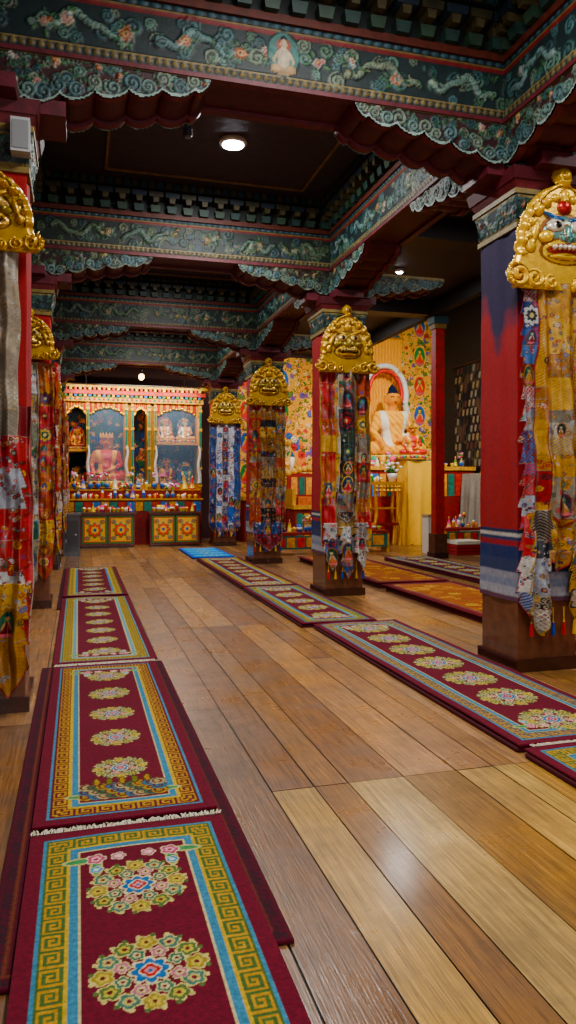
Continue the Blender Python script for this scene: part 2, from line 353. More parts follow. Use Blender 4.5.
# =================================================================== PLAQUES
def plaque(w,h,ppm,blue):
    cv=Cv(w,h,ppm,'#c8a040' if not blue else '#ecc040')
    x=(cv.X-w/2)/w; v=cv.Y/h
    hw=np.where(v<.2,.5-.06*np.abs(v-.1)/.1,0)
    hw=np.where((v>=.2)&(v<.28),.44-.25*(v-.2),hw)
    dome=.43*np.sqrt(np.clip(1-((v-.28)/.56)**2,0,1))
    hw=np.where((v>=.28)&(v<.84),np.maximum(dome,.06),hw)
    kn=.085*np.sqrt(np.clip(1-((v-.91)/.085)**2,0,1)); hw=np.where(v>=.80,np.maximum(np.maximum(kn,hw*(v<.84)),.045*(v<.97)),hw)
    s=(hw-np.abs(x))*w; mask=s>=-.004
    base=.05*np.clip(s/.04,0,1)**.5; cv.z[:]=base
    th=np.arctan2(v-.28,x*1.3); rim=(s<.075*w)&(v>.26)&(v<.86)
    cv.z+=np.where(rim,.018+.014*np.sin(th*26),0); 
    cv.c[(s>.075*w)&(s<.09*w)&(v>.26)]=H('#4a3010')
    gold='#f4cc4c' if blue else '#d0a848'; dk='#8a6424'
    def bump(cx,cy,rx,ry,col,z,a=0,edge=True):
        X=(cv.X-w/2)-cx*w; Y=cv.Y-cy*h; ca,sa=math.cos(a),math.sin(a); q=((X*ca+Y*sa)/(rx*w))**2+((-X*sa+Y*ca)/(ry*h))**2
        if edge: cv.c[(q>=1)&(q<1.35)&(s>.02)]=H('#6a4a1c' if not blue else '#8a5a14')
        m=q<1
        if col: cv.c[m]=H(col)
        cv.z[m]+=z*np.sqrt(1-q[m])
    for d in (-1,1):
        cv.curl(w/2+d*.41*w,.1*h,.095*h,gold,dk,1.6,.085,d,.2); cv.curl(w/2+d*.27*w,.08*h,.07*h,gold,dk,1.5,.08,-d,.1)
        cv.curl(w/2+d*.12*w,.06*h,.055*h,gold,dk,1.5,.08,d,.1)
        for k in range(5):
            a=.25+k*.27; bump(d*.34*math.cos(a),.3+.44*math.sin(a),.032,.032,gold,.03)
    face='#6c9890' if blue else '#94803c'; 
    bump(0,.43,.2,.16,face,.045); bump(0,.3,.2,.09,gold,.02)
    for d in (-1,1):
        bump(d*.24,.62,.05,.05,gold,.04); bump(d*.27,.44,.03,.1,gold,.03,d*.3); bump(d*.31,.33,.045,.05,gold,.03); bump(d*.16,.68,.04,.04,gold,.03)
        bump(d*.18,.41,.055,.045,gold if blue else face,.03)
        bump(d*.1,.5,.07,.05,'#f2ead8' if blue else '#cbb070',.025); bump(d*.095,.5,.028,.03,'#101010',.012,0,False); 
        bump(d*.11,.575,.09,.022,'#3c6ca0' if blue else gold,.03,d*.35);  bump(d*.045,.4,.03,.03,face,.03)
    bump(0,.43,.035,.08,face,.045); bump(0,.31,.15,.04,'#a01c14' if blue else '#4a2a10',.01)
    for k in range(-3,4): bump(k*.038,.325,.016,.022,'#f4efe0' if blue else '#d6bc7a',.025,0,False)
    bump(0,.26,.14,.022,gold,.02)
    bump(0,.66,.06,.06,'#b03020' if blue else gold,.04); bump(0,.75,.04,.05,gold,.04); bump(0,.9,.07,.075,gold,.04,0,False); bump(0,.9,.03,.035,gold if blue else dk,.02)
    return grid('plaque',np.stack([cv.X-w/2,-cv.z,cv.Y],-1),cv.c,M_gilt,mask)
PL1=plaque(1.0,1.0,170,True); PL2=plaque(.88,.92,110,False); PL3=plaque(.66,.62,170,False)
# =================================================================== BANNERS
BRO={'red':['#9a1428','#ac1c34','#6d0c20','#b02c38'],'gold':['#b88c24','#a87a1c','#c8a038','#98681c'],'white':['#bcbcba','#a0a4ac','#cac6be'],
     'blue':['#20346c','#34528c','#182450','#44689c'],'green':['#1c4438','#2c5844','#2e4234'],'orange':['#a84c20','#b46428'],'beige':['#9c907c','#8a8072','#aaa08c','#787468'],'dark':['#1e1822','#2a1c22','#16202c']}
def pal(*k): return sum([BRO[q] for q in k],[])
def banner(w,h,ppm,seed,strips,zig=0,relief=.03,amp=.02,kinds='fflmcsgg'):
    g=random.Random(seed); cv=Cv(w,h,ppm,'#7a1020'); mask=np.zeros(cv.X.shape,bool); off=np.zeros(cv.X.shape)
    allc0=pal('red','red','gold','white','blue','green','dark')
    for k,st in enumerate(strips):
        a,bb,pl,bot,top,wt,lift=st[:7]; flame=len(st)>7
        allc=allc0 if not set(pl)<=set(BRO['beige']) else pal('beige','white','beige')+['#6c5c50']
        xa,xb=a*w,bb*w; mid=(xa+xb)/2; hf=(xb-xa)/2
        lo=bot+np.abs(cv.X-mid)/hf*wt
        hfe=hf-(.035*np.abs(((cv.Y/.17)%1)) if flame else 0)
        sm=(np.abs(cv.X-mid)<=hfe)&(cv.Y>=lo)&(cv.Y<=top)
        keepc=cv.c.copy(); keepz=cv.z.copy()
        y=top
        while y>bot:
            ph=g.uniform(.09,.3); y2=y-ph; col=g.choice(pl); cv.rect(xa,y2,xb,y,col)
            kind=g.choice(kinds)
            if kind=='f' or kind=='l':
                for i in range(max(2,int(ph*2*hf/.0016))):
                    cv.flower(g.uniform(xa,xb),g.uniform(y2,y),g.uniform(.009,.022),[g.choice(pl),g.choice(allc),g.choice(pl),'#a08848'],5,0)
            if kind=='l':
                u=((cv.X-xa)/.035); vv=((cv.Y)/.035); m=(((u+vv)%1<.2)|((u-vv)%1<.2))&(cv.X>xa)&(cv.X<xb)&(cv.Y<y)&(cv.Y>y2); cv.c[m]=H(g.choice(pl))
            elif kind=='m':
                for i in range(10): cv.curl(g.uniform(xa,xb),g.uniform(y2,y),g.uniform(.015,.03),g.choice(pl),col,1.6,0,1,g.random())
                cv.flower(mid,(y+y2)/2,min(hf,ph/2)*.95,[g.choice(allc),g.choice(pl),g.choice(allc),'#c8b880'],8,0)
            elif kind=='g':
                for i in range(max(1,int(ph*2*hf/.003))): cv.curl(g.uniform(xa,xb),g.uniform(y2,y),g.uniform(.015,.03),g.choice(allc),col,1.6,0,1,g.random())
                cv.deity(mid,(y+y2)/2,min(hf*1.3,ph*.48),g.choice(BRO['gold']+BRO['red']),g.choice(pal('green','blue','dark')),g.choice(pal('red','orange','gold')),g.choice(['#b88c60','#c8b8a0','#3c6490']))
            elif kind=='c':
                for i in range(18): cv.curl(g.uniform(xa,xb),g.uniform(y2,y),g.uniform(.015,.035),g.choice(allc),col,1.6,0,1,g.random())
            elif kind=='s':
                m=(((cv.Y*1.0)/.024+np.abs(cv.X-mid)/.04)%1<.4)&(cv.X>xa)&(cv.X<xb)&(cv.Y<y)&(cv.Y>y2); cv.c[m]=H(g.choice(pl))
            cv.rect(xa,y2-.003,xb,y2+.003,g.choice(['#98783c','#8a8478','#6a1218'])); y=y2
        cv.z[:]=keepz
        bd=(np.abs(np.abs(cv.X-mid)-hfe)<.008)|((cv.Y-lo<.02)&(cv.Y-lo>=0)); cv.c[bd&sm]=H(g.choice(['#a08438','#a8a090','#8a1420']))
        cv.c[~sm]=keepc[~sm]; mask|=sm
        off=np.where(sm,lift+relief*np.sqrt(np.clip(1-((cv.X-mid)/hf)**2,0,1))*.8,off)
    dd=1-.4*cv.Y/h
    off+=amp*dd*(np.sin(cv.X/w*2*pi*4+1.5*np.sin(cv.Y*1.7+seed))+.6*np.sin(cv.X/w*2*pi*7+1.1*np.sin(cv.Y*3.1)+1)+.5*np.sin(cv.Y*6+cv.X*14+seed))+.012*np.sin(cv.Y*19+cv.X*30)*np.sin(cv.Y*5)
    xs=cv.X-w/2+.012*np.sin(cv.Y*4.3+seed)*dd+.006*np.sin(cv.Y*11)
    rs=np.random.RandomState(seed); cv.c*=1+.4*(rs.rand(cv.ny,cv.nx,1)-.5)
    return grid('banner',np.stack([xs,-np.maximum(off,-.02)-.03,cv.Y],-1),cv.c*.85,M_satin,mask)
def tassels(n,w,z,cols):
    b=MB()
    for i in range(n):
        x=-w/2+w*(i+.5)/n; c=cols[i%len(cols)]
        b.tube([(x,-.05,z+.1),(x,-.052,z),(x,-.052,z-.02)],[.004,.004,.01],'#c9a03c'); b.tube([(x,-.052,z-.02),(x,-.052,z-.06),(x,-.052,z-.12)],[.012,.015,.02],c)
    return b.mesh('tassels',M_cloth)
def pillar_banner(x,y,z0,me,plq,zp,rz=0,tas=None,px=None):
    r=root('brocade_pillar_banner',(x,y,z0),rz); part(me,'brocade_strips',r)
    if tas: part(tas,'tassels',r)
    if plq:
        q=root('gilt_kirtimukha_plaque',(x if px is None else px,y,zp),rz); o=part(plq,'relief_shield',q,(0,-.075,0)); solid(o,.03,-1)
        b=MB(); b.box(-.2,.2,-.085,.0,.1,.3,'#5a1418'); part(b.mesh('mount',M_paint),'mount',q)
    return r
Hb=2.82
B1=banner(.74,Hb,220,41,[(0,.28,pal('white','red','red','blue'),.12,Hb,.18,.0,1),(.72,1,pal('white','red','blue'),.2,Hb,.18,.0,1),(.22,.78,pal('gold','gold','gold','red'),.5,Hb,.2,.02),
   (.32,.68,pal('gold','gold','gold','beige'),.85,Hb-.02,.12,.05),(.1,.4,pal('white','dark','beige'),.0,1.0,.2,.03,1),(.6,.9,pal('gold','beige','green'),.05,.95,.2,.03,1)],0,.05,.03)
B2=banner(.72,2.85,140,32,[(0,.32,pal('orange','red','gold','red'),.3,2.85,.15,0),(.68,1,pal('orange','red','gold','beige'),.3,2.85,.15,0),(.28,.72,pal('red','gold','beige'),.5,2.85,.12,.02),
   (.33,.67,pal('green','dark','green','beige'),.75,2.83,.1,.05),(.05,.35,pal('white','white','blue'),.1,.75,.2,.03,1),(.35,.65,pal('blue','white','white'),0,.7,.2,.05,1),(.65,.95,pal('white','dark','white'),.1,.75,.2,.03,1)],0,.04,.03)
B3=banner(.72,2.85,95,33,[(0,.33,pal('red','gold','beige','orange'),.3,2.85,.15,0),(.67,1,pal('red','green','beige','gold'),.3,2.85,.15,0),(.28,.72,pal('beige','dark','dark','gold'),.2,2.85,.12,.03),(.1,.9,pal('blue','dark','red'),0,.55,.2,.02)],0,.04,.03)
B4=banner(.78,2.85,80,34,[(0,.25,pal('blue'),.1,2.85,.15,0),(.22,.42,['#e0e0e4','#d0d4e0','#3c6cc0'],.0,2.85,.15,.01),(.4,.6,pal('red','white','blue'),.1,2.85,.1,.03),(.58,.8,['#e0e0e4','#d0d4e0','#3c6cc0'],0,2.85,.15,.01),(.78,1,pal('blue'),.1,2.85,.15,0)])
BL1=banner(.56,2.95,220,35,[(0,1,pal('red','red','white'),.15,1.9,.2,0),(0,.86,pal('beige'),1.55,2.95,.05,.04),(.3,.95,pal('red','white','white','red'),.5,1.7,.2,.04,1),(.05,.5,pal('red','gold','red'),.0,1.2,.2,.05,1),(.5,1,pal('gold','gold','white'),.0,.75,.2,.06,1)],0,.05,.03)
BL2=banner(.56,2.75,120,36,[(0,.36,pal('red','gold','white'),.1,2.75,.15,0),(.64,1,pal('red','gold','orange'),.1,2.75,.15,0),(.3,.7,pal('green','beige','beige','white'),.0,2.75,.15,.03)],0,.03,.03)
BS1=banner(.46,2.6,90,37,[(0,.36,pal('red','gold','white'),.2,2.6,.15,0),(.64,1,pal('red','blue','orange'),.2,2.6,.15,0),(.3,.7,pal('red','beige','gold','white'),.0,2.6,.15,.03)])
TS=tassels(6,.6,.12,['#a3182c','#c9a03c','#22408c'])
hc=.27
right=[(3.66,5.2,B1,PL1,.3,3.04),(3.47,9.45,B2,PL2,.24,3.0),(3.47,13.7,B3,PL2,.24,3.0),(3.47,17.95,B4,PL2,.24,3.0)]
for i,(x,y,bm,pq,z0,zp) in enumerate(right):
    column(x,y+hc,hc,'R',i==0); pillar_banner(x+(.05 if i==0 else .0),y-.03,z0,bm,pq,zp,0,TS)
    place_bracket(BA if i==0 else BG,(XR,y+.27,ZB-.001),0); place_bracket(BA,(XR+.02,y+.27,ZB-.009),pi/2)
for i,y in enumerate(cols_y[1:]):
    column(XL,y+.24,.24,'L'); pillar_banner(XL+.01,y-.03,.12 if i==0 else .22,BL1 if i==0 else BL2,PL3,3.0,px=XL+.02)
    if i>0: pillar_banner(XL+.24+.03,y+.24,.4,BS1,None,3.0,pi/2)
    place_bracket(BA if i==0 else BG,(XL,y+.27,ZB-.001),0); place_bracket(BA,(XLB,y+.27,ZB-.009),pi/2)
column(XL,.95+.24,.24); column(3.7,.95+hc,hc)
place_bracket(BA,(XL,1.22,ZB-.001),0); place_bracket(BA,(XR,1.22,ZB-.001),0)
for y in (5.2,9.45,13.7):
    b=MB(); b.box(7.02,7.22,y,y+.2,.12,4.95,'#9a1428'); b.box(6.96,7.28,y-.06,y+.26,0,.12,'#34180f'); b.box(6.98,7.26,y-.04,y+.24,.12,.5,'#54301f'); b.box(6.99,7.25,y-.03,y+.23,4.7,4.8,'#80693c'); b.box(6.96,7.28,y-.06,y+.26,4.8,4.95,'#27404a')
    part(b.mesh('red_aisle_post',M_paint),'red_aisle_post')
for y in cols_y[1:]:
    b=MB(); b.box(3.75,6.9,y,y+.4,4.97,5.27,'#1a0a0c'); part(b.mesh('aisle_beam',M_paint),'aisle_ceiling_beam')
# =================================================================== RUGS
MEA=["00000000","11111110","10000010","10111010","10101010","10100010","10111110","10000000"]
MEA=np.array([[int(c) for c in r] for r in MEA])
def medal(cv,cx,cy,r,k=0):
    for i in range(12):
        a=2*pi*i/12; c=[('#a08e48','#c4b460'),('#566c40','#b8aa58'),('#4c7668','#c0b278')][i%3]
        cv.flower(cx+.78*r*math.cos(a),cy+.78*r*math.sin(a),.225*r,['#cabc80',c[0],c[1],'#640c28'],5,0,a)
    for i in range(24):
        a=2*pi*(i+.5)/24; cv.ell(cx+.97*r*math.cos(a),cy+.97*r*math.sin(a),.05*r,.05*r,['#cabc80','#566c40'][i%2])
    for i in range(8):
        a=2*pi*(i+.5)/8; cv.flower(cx+.5*r*math.cos(a),cy+.5*r*math.sin(a),.17*r,['#cabe8e','#b47080' if i%2 else '#40705a','#d0c090','#640c28'],5,0,a)
    cv.flower(cx,cy,.38*r,['#d4c8a0','#24689c','#7cb0c8','#a81c28'],8,0); cv.flower(cx,cy,.2*r,['#d8c8b0','#a81c28','#d08c90','#24689c'],4,0)
def rug(name,w,l,ppm,n,c0='#64102a',band=('#b48e34','#4c6438'),blue='#4c8098',first=.5,sp=.49,scene=False,mr=.18):
    cv=Cv(w,l,ppm,c0)
    D=np.minimum(np.minimum(cv.X,w-cv.X),np.minimum(cv.Y,l-cv.Y)); side=(np.minimum(cv.X,w-cv.X)<np.minimum(cv.Y,l-cv.Y))
    along=np.where(side,cv.Y,cv.X)
    e=.055; bw=.08
    m=(D>e)&(D<e+.012); cv.c[m]=H(blue)
    m=(D>=e+.012)&(D<e+.012+bw)
    vi=np.clip(((D-e-.012)/bw*8).astype(int),0,7); ui=((along/.09*8).astype(int))%8
    k=MEA[vi,ui]; cv.c[m&(k==1)]=H(band[0]); cv.c[m&(k==0)]=H(band[1])
    d2=e+.012+bw
    m=(D>=d2)&(D<d2+.012); cv.c[m]=H('#c0a448')
    m=(D>=d2+.012)&(D<d2+.042); cv.c[m]=H(blue)
    m=(D>=d2+.042)&(D<d2+.05); cv.c[m]=H('#c8bc90')
    for i in range(n): medal(cv,w/2,l-first-i*sp,mr,i)
    q=d2+.1
    for sx in (-1,1):
        for yy,s in ((l-q-.02,-1),(q+.02,1)):
            x=w/2+sx*(w/2-q-.01)
            cv.leaf(x,yy,.13,pi/2*s,'#4a8a5a','#b8b078'); cv.leaf(x,yy,.13,pi/2*(1-sx)+0,'#4a8a5a','#b8b078')
            cv.flower(x,yy,.042,['#d8ccb0','#b8506c','#e0a8b0','#8a2030'],5,0); cv.flower(x-sx*.085,yy,.032,['#d8ccb0','#c87080','#e8c0c0'],5,0); cv.flower(x,yy+s*.08,.028,['#d8ccb0','#3a82a4','#b0d0d4'],5,0)
    if scene:
        y0=d2+.06
        for j in range(3):
            for i in range(9): cv.curl(d2+.06+(i+.5)*(w-2*d2-.12)/9,y0+.05+j*.055,.04,['#a0822a','#3a6a80','#a89870','#3f644a'][(i+j)%4],'#580c22',1.5,0,1 if i%2 else -1,.2)
        for i in range(5): cv.leaf(d2+.1+(i+.5)*(w-2*d2-.2)/5,y0+.17,.1,pi/2,['#a0822a','#6a7030'][i%2],'#5a3a20')
    rs=np.random.RandomState(n+int(l*10)); cv.c*=.92*(1+.10*(rs.rand(cv.ny,1,1)-.5))*(1+.16*(rs.rand(cv.ny,cv.nx,1)-.5))
    z=.004*np.sin(cv.X*9+cv.Y*3)*np.sin(cv.Y*2.1)+.004
    return grid(name,np.stack([cv.X-w/2,cv.Y,z],-1),cv.c,M_rug)
def fringe(w,l,n,seed):
    b=MB(); g=random.Random(seed)
    for i in range(n):
        x=-w/2+w*(i+.5)/n
        b.tube([(x,0,0),(x+g.uniform(-.006,.006),l*.5,-.003),(x+g.uniform(-.018,.018),l*g.uniform(.8,1.2),-.006)],.0035,g.choice(['#d8cdb8','#c9bda4','#e0d8c8']),4)
    return b.mesh('fringe',M_rug)
FR=fringe(.8,.05,110,3)
def put_rug(name,me,x,y,z,th=.014,fr=(0,0),rz=0,l=1):
    r=root(name,(x,y,z),rz); o=part(me,'pile',r); solid(o,th,-1)
    if fr[0]: part(FR,'fringe_near',r,(0,.0,-.003),pi)
    if fr[1]: part(FR,'fringe_far',r,(0,l,.004),0)
def plain_rug(name,w,l,c0,c1,c2,ppm=80):
    cv=Cv(w,l,ppm,c0); D=np.minimum(np.minimum(cv.X,w-cv.X),np.minimum(cv.Y,l-cv.Y))
    m=(D>.02)&(D<.05)&(((cv.X+cv.Y)/.04)%1<.5); cv.c[m]=H(c1); m=(D>.055)&(D<.065); cv.c[m]=H(c2)
    for i in range(int(l/.5)): cv.flower(w/2,(i+.5)*.5,.16,[c1,c2,c0,c1],8,0)
    return grid(name,np.stack([cv.X-w/2,cv.Y,cv.X*0],-1),cv.c,M_rug)
put_rug('underlay_carpet',plain_rug('ul',.96,4.0,'#4c1222','#2c1c24','#6a3a2a'),.2,2.32,.014,.012)
put_rug('underlay_carpet',plain_rug('ul2',.9,4.4,'#4c1222','#2c1c24','#6a3a2a',40),.2,9.3,.014,.012)
RA=rug('rugA',.8,2.7,240,5); put_rug('tibetan_medallion_rug',RA,.21,.55,.034,.014,(0,1),l=2.7)
RB=rug('rugB',.8,2.9,170,5,first=.42,sp=.47,scene=True,mr=.14,band=('#b08a34','#5c1a28')); put_rug('tibetan_medallion_rug',RB,.21,3.33,.034,.014,(0,0),l=2.9)
RC=rug('rugC',.84,3.7,100,7,first=.42,sp=.48,mr=.14,blue='#6f98a4'); put_rug('tibetan_medallion_rug',RC,.22,6.32,.034,.014,(1,0),l=3.7)
RD=rug('rugD',.84,3.5,60,6,first=.4,sp=.5,mr=.15); put_rug('tibetan_medallion_rug',RD,.22,10.15,.034,.014,(0,0),l=3.5)
def cushion(x,y,w,l,col,z=.05):
    r=root('seat_mattress',(x,y,0))
    b=MB(); b.box(-w/2,w/2,0,l,0,z,col); o=part(b.mesh('pad',M_cloth),'pad',r)
    m=o.modifiers.new('b','BEVEL'); m.width=min(.012,z*.4); m.segments=3
RR=rug('rugR',.92,3.75,150,7,first=.4,sp=.5,mr=.2,band=('#b08a34','#3c4a5c')); RR2=rug('rugR2',.84,2.9,80,5,first=.4,sp=.52,mr=.18); RR3=rug('rugR3',.84,4.2,60,8,first=.4,sp=.5,mr=.17)
for (me,x,w,y,l,fr) in ((rug('rugR0',.92,2.75,150,5,first=.45,sp=.5,mr=.2),2.83,.94,.82,2.75,1),(RR,2.83,.94,3.62,3.75,0),(RR2,2.68,.86,7.42,2.9,0),(RR3,2.68,.86,10.38,4.2,0)):
    cushion(x,y+.01,w,l-.02,'#48101c',.028); put_rug('tibetan_medallion_rug',me,x,y,.046,.014,(0,fr),l=l)
cv=Cv(.86,2.2,50,'#1456b0'); 
for i in range(4): cv.rect(.08,.15+i*.52,.78,.55+i*.52,'#1c98c8'); cv.flower(.43,.35+i*.52,.15,['#a0d0d8','#1a50a0','#30b0b8','#d0d0b0'],8,0)
put_rug('blue_seat_mat',grid('bm',np.stack([cv.X-.43,cv.Y,cv.X*0],-1),cv.c,M_rug),2.66,14.9,.04,.03)
def runner(w,l,ppm,base,seed):
    cv=Cv(w,l,ppm,base); g=random.Random(seed)
    for i in range(int(w*l*30)): cv.curl(g.uniform(.1,w-.1),g.uniform(.1,l-.1),g.uniform(.05,.1),g.choice(['#b87a2c','#c89438','#8c4424','#c8a24c','#8a5a28']),base,1.7,0,g.choice([-1,1]),g.random())
    D=np.minimum(np.minimum(cv.X,w-cv.X),np.minimum(cv.Y,l-cv.Y)); cv.c[D<.1]=H('#640c20'); cv.c[(D>.1)&(D<.13)]=H('#1c2a5a')
    return grid('runner',np.stack([cv.X-w/2,cv.Y,cv.X*0],-1),cv.c,M_rug)
rn=runner(1.15,4.1,60,'#9a5c24',4)
for y in (1.4,5.7,9.95):
    cushion(4.75,y+.02,1.1,4.0,'#4c0f1c',.07); put_rug('orange_runner_rug',rn,4.75,y,.086,.014)
rm=rug('rugM',.92,4.0,50,7,first=.5,sp=.5,mr=.18)
for y in (5.4,9.6): 
    cushion(6.3,y+.01,.92,3.98,'#48101c',.05); put_rug('tibetan_medallion_rug',rm,6.3,y,.068,.014)
# =================================================================== STATUES
import bmesh
def statue_mesh():
    bm=bmesh.new()
    def E(c,r):
        m=Matrix.Translation(c)@Matrix.Diagonal((*r,1)); bmesh.ops.create_icosphere(bm,subdivisions=2,radius=1,matrix=m)
    def cap(p,q,r0,r1,n=9):
        for i in range(n):
            t=i/(n-1); E(Vector(p).lerp(Vector(q),t),((r0+(r1-r0)*t),)*3)
    for s in (-1,1):
        cap((s*.12,.02,.11),(s*.36,-.08,.1),.11,.085); cap((s*.36,-.08,.09),(-s*.1,-.22,.075),.08,.055)
        cap((s*.2,.02,.52),(s*.28,.0,.32),.072,.055)
        E((s*.105,.015,.75),(.018,.03,.06))
    cap((-.28,0,.32),(-.24,-.2,.17),.05,.035); E((-.24,-.23,.13),(.03,.03,.055))
    cap((.28,0,.32),(.05,-.2,.21),.05,.035); E((.0,-.21,.2),(.06,.04,.025))
    E((0,.02,.13),(.27,.19,.13)); cap((0,.01,.2),(0,.02,.36),.17,.15); cap((-.06,.02,.44),(.06,.02,.44),.15,.15); cap((-.17,.02,.53),(.17,.02,.53),.08,.08)
    cap((0,.01,.58),(0,.0,.68),.055,.055); E((0,0,.765),(.1,.108,.125)); E((0,.02,.885),(.055,.055,.05)); E((0,.02,.935),(.02,.02,.03)); E((0,-.112,.75),(.016,.02,.03))
    E((0,-.1,.71),(.03,.02,.012)); E((0,-.12,.27),(.06,.06,.04))
    me=bpy.data.meshes.new('st'); bm.to_mesh(me); bm.free(); o=bpy.data.objects.new('st',me); bpy.context.scene.collection.objects.link(o)
    m=o.modifiers.new('r','REMESH'); m.mode='VOXEL'; m.voxel_size=.014; m.use_smooth_shade=True
    s=o.modifiers.new('s','SMOOTH'); s.iterations=3
    dg=bpy.context.evaluated_depsgraph_get(); r=bpy.data.meshes.new_from_object(o.evaluated_get(dg)); bpy.data.objects.remove(o); return r
ST=statue_mesh()
def statue(skin,robe,hair,drape,mat=M_satin,full=False):
    me=ST.copy(); n=len(me.vertices); co=np.empty(n*3,np.float32); me.vertices.foreach_get('co',co); co=co.reshape(-1,3); x,y,z=co.T
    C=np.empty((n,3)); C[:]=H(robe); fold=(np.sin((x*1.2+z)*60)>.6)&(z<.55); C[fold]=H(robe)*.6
    sk=(z>.6)|((y<-.17)&(z<.24)&(np.abs(x)<.3)&(z>.12)); C[sk]=H(skin)
    rs=(x<-.1+(.55-z)*.4)&(z>.3)&(z<.6)
    if not full: C[rs]=H(skin)
    d=(np.abs(np.abs(x)-.15+(.5-z)*.12)<.04)&(y<.1)&(z<.6)&(z>.12); C[d]=H(drape)
    C[(z>.6)&((z>.82)|((y>.03)&(z>.72)))]=H(hair)
    for s in(-1,1): C[(np.abs(x-s*.042)<.022)&(np.abs(z-.775)<.008)&(y<-.07)]=H('#181010')
    C[(np.abs(x)<.022)&(np.abs(z-.71)<.008)&(y<-.08)]=H('#a02020')
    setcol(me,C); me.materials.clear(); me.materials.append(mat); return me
def crown_mesh():
    b=MB()
    for i in range(5):
        a=-pi/2+(i-2)*.5; cx,cy=.112*math.cos(a),.118*math.sin(a); b.tube([(cx,cy,.83),(cx*1.1,cy*1.1,.87),(cx*1.15,cy*1.15,.93)],[.03,.028,.004],'#e0a820',8); b.sph((cx*1.15,cy*1.2,.87),.012,'#c02020',8,6)
    b.lathe([(.11,.82),(.118,.83),(.118,.845),(.11,.85)],(0,0,0),'#e0a820'); return b.mesh('crown',M_gilt,True)
CR=crown_mesh()
def lotus(r=.46):
    b=MB(); b.lathe([(r*.95,0),(r,.03),(r*.8,.07),(r*.75,.1),(r*.95,.13),(r*.9,.15),(0.01,.15)],(0,0,0),['#8a3a1a','#d09a30','#c07a20','#b03030','#e0b040','#e0c870','#e0c870'],32)
    for i in range(22):
        a=2*pi*i/22; b.sph((r*.92*math.cos(a),r*.92*math.sin(a)*.98,.09),(.05,.05,.055),['#d0607a','#4a9a7a','#e0b040'][i%3],8,6)
    return b.mesh('lotus_base',M_paint,True)
LO=lotus()
def aureole(w,h,seed,base):
    cv=Cv(w,h,70,base); x=(cv.X-w/2)/(w/2); v=cv.Y/h
    g=random.Random(seed)
    for i in range(int(90*1)): cv.curl(g.uniform(0,w),g.uniform(0,h),.06*w,g.choice(['#d8a020','#3a8a5a','#c83828','#3870b0','#e8dcb0','#e07a30']),'#5a1a14',1.8,.02,1,g.random())
    cv.ell(w/2,h*.42,w*.33,h*.38,'#d8a020',.04); cv.ell(w/2,h*.42,w*.3,h*.35,'#1f5a7a',.045); cv.ell(w/2,h*.68,w*.2,h*.2,'#e0b030',.05); cv.ell(w/2,h*.68,w*.17,h*.17,'#2a7a4a',.055)
    mask=(np.abs(x)<np.where(v<.55,1,np.sqrt(np.clip(1-((v-.55)/.45)**2,0,1))))
    return grid('aureole',np.stack([cv.X-w/2,-cv.z,cv.Y],-1),cv.c,M_mural,mask)
SY=statue('#dc9400','#f0b000','#14203a','#e8e0d0',mat=M_silk,full=True)
SG=statue('#d89a20','#e0a00c','#14203a','#f0ece4'); SO=statue('#c87a40','#c82808','#1a1414','#e8b020'); SR=statue('#d09022','#8c101a','#20304a','#e8c050'); SB=statue('#1c4a9a','#1f7a6a','#b03020','#e0c060'); SW=statue('#d8c8a8','#d8a010','#1c2c4a','#f4f0e8')
def put_statue(name,me,x,y,z,s,au=None,crown=True):
    r=root(name,(x,y,z),0,s); part(LO,'lotus_base',r); part(me,'figure',r,(0,0,.145))
    if crown: part(CR,'crown',r,(0,0,.145))
    if au: o=part(au,'aureole',r,(0,.34,0)); solid(o,.04,1)
# =================================================================== MAIN ALTAR (north)
AX0,AX1,AY=-.35,3.1,19.3
r=root('altar_shrine_cabinet'); b=MB()
b.box(AX0,AX1,AY+.9,AY+1.0,0,4.15,'#5a1418'); b.box(AX0,AX1,AY,AY+.95,0,1.35,'#7a1e1c'); b.box(AX0,AX1,AY,AY+.95,3.55,3.6,'#7a1e1c')
b.box(AX0,AX1,AY-.05,AY+.95,1.3,1.4,'#b8842a')
b.box(AX0-.05,AX1+.05,AY-.1,AY+.95,3.6,3.72,'#c89a30'); b.box(AX0-.1,AX1+.1,AY-.18,AY+.95,3.78,3.88,'#b03a22'); b.box(AX0-.15,AX1+.15,AY-.26,AY+.95,3.94,4.02,'#d0a840')
n=30
for i in range(n):
    xx=AX0+(i+.5)*(AX1-AX0)/n; b.box(xx-.035,xx+.035,AY-.15,AY,3.72,3.78,['#3a8a5a','#d0a840','#3870b0'][i%3]); b.box(xx-.03,xx+.03,AY-.23,AY,3.88,3.94,['#c83828','#d8c070'][i%2])
    b.sph((xx,AY-.1,3.66),.03,['#c83828','#2f7a6a'][i%2],8,6)
posts=[-.35,.2,1.15,1.3,1.72,1.88,3.04]
for p in posts:
    b.box(p,p+.07,AY-.05,AY+.9,1.4,3.6,'#c8962c')
    b.box(p+.012,p+.058,AY-.065,AY-.05,1.45,3.5,'#2f7a6a')
    for z in (1.45,1.9,2.4,2.9,3.4): b.box(p-.01,p+.08,AY-.08,AY-.05,z,z+.07,'#e0b444')
bay=list(zip(posts[:-1],posts[1:]))
part(b.mesh('frame',M_paint),'frame',r)
b=MB()
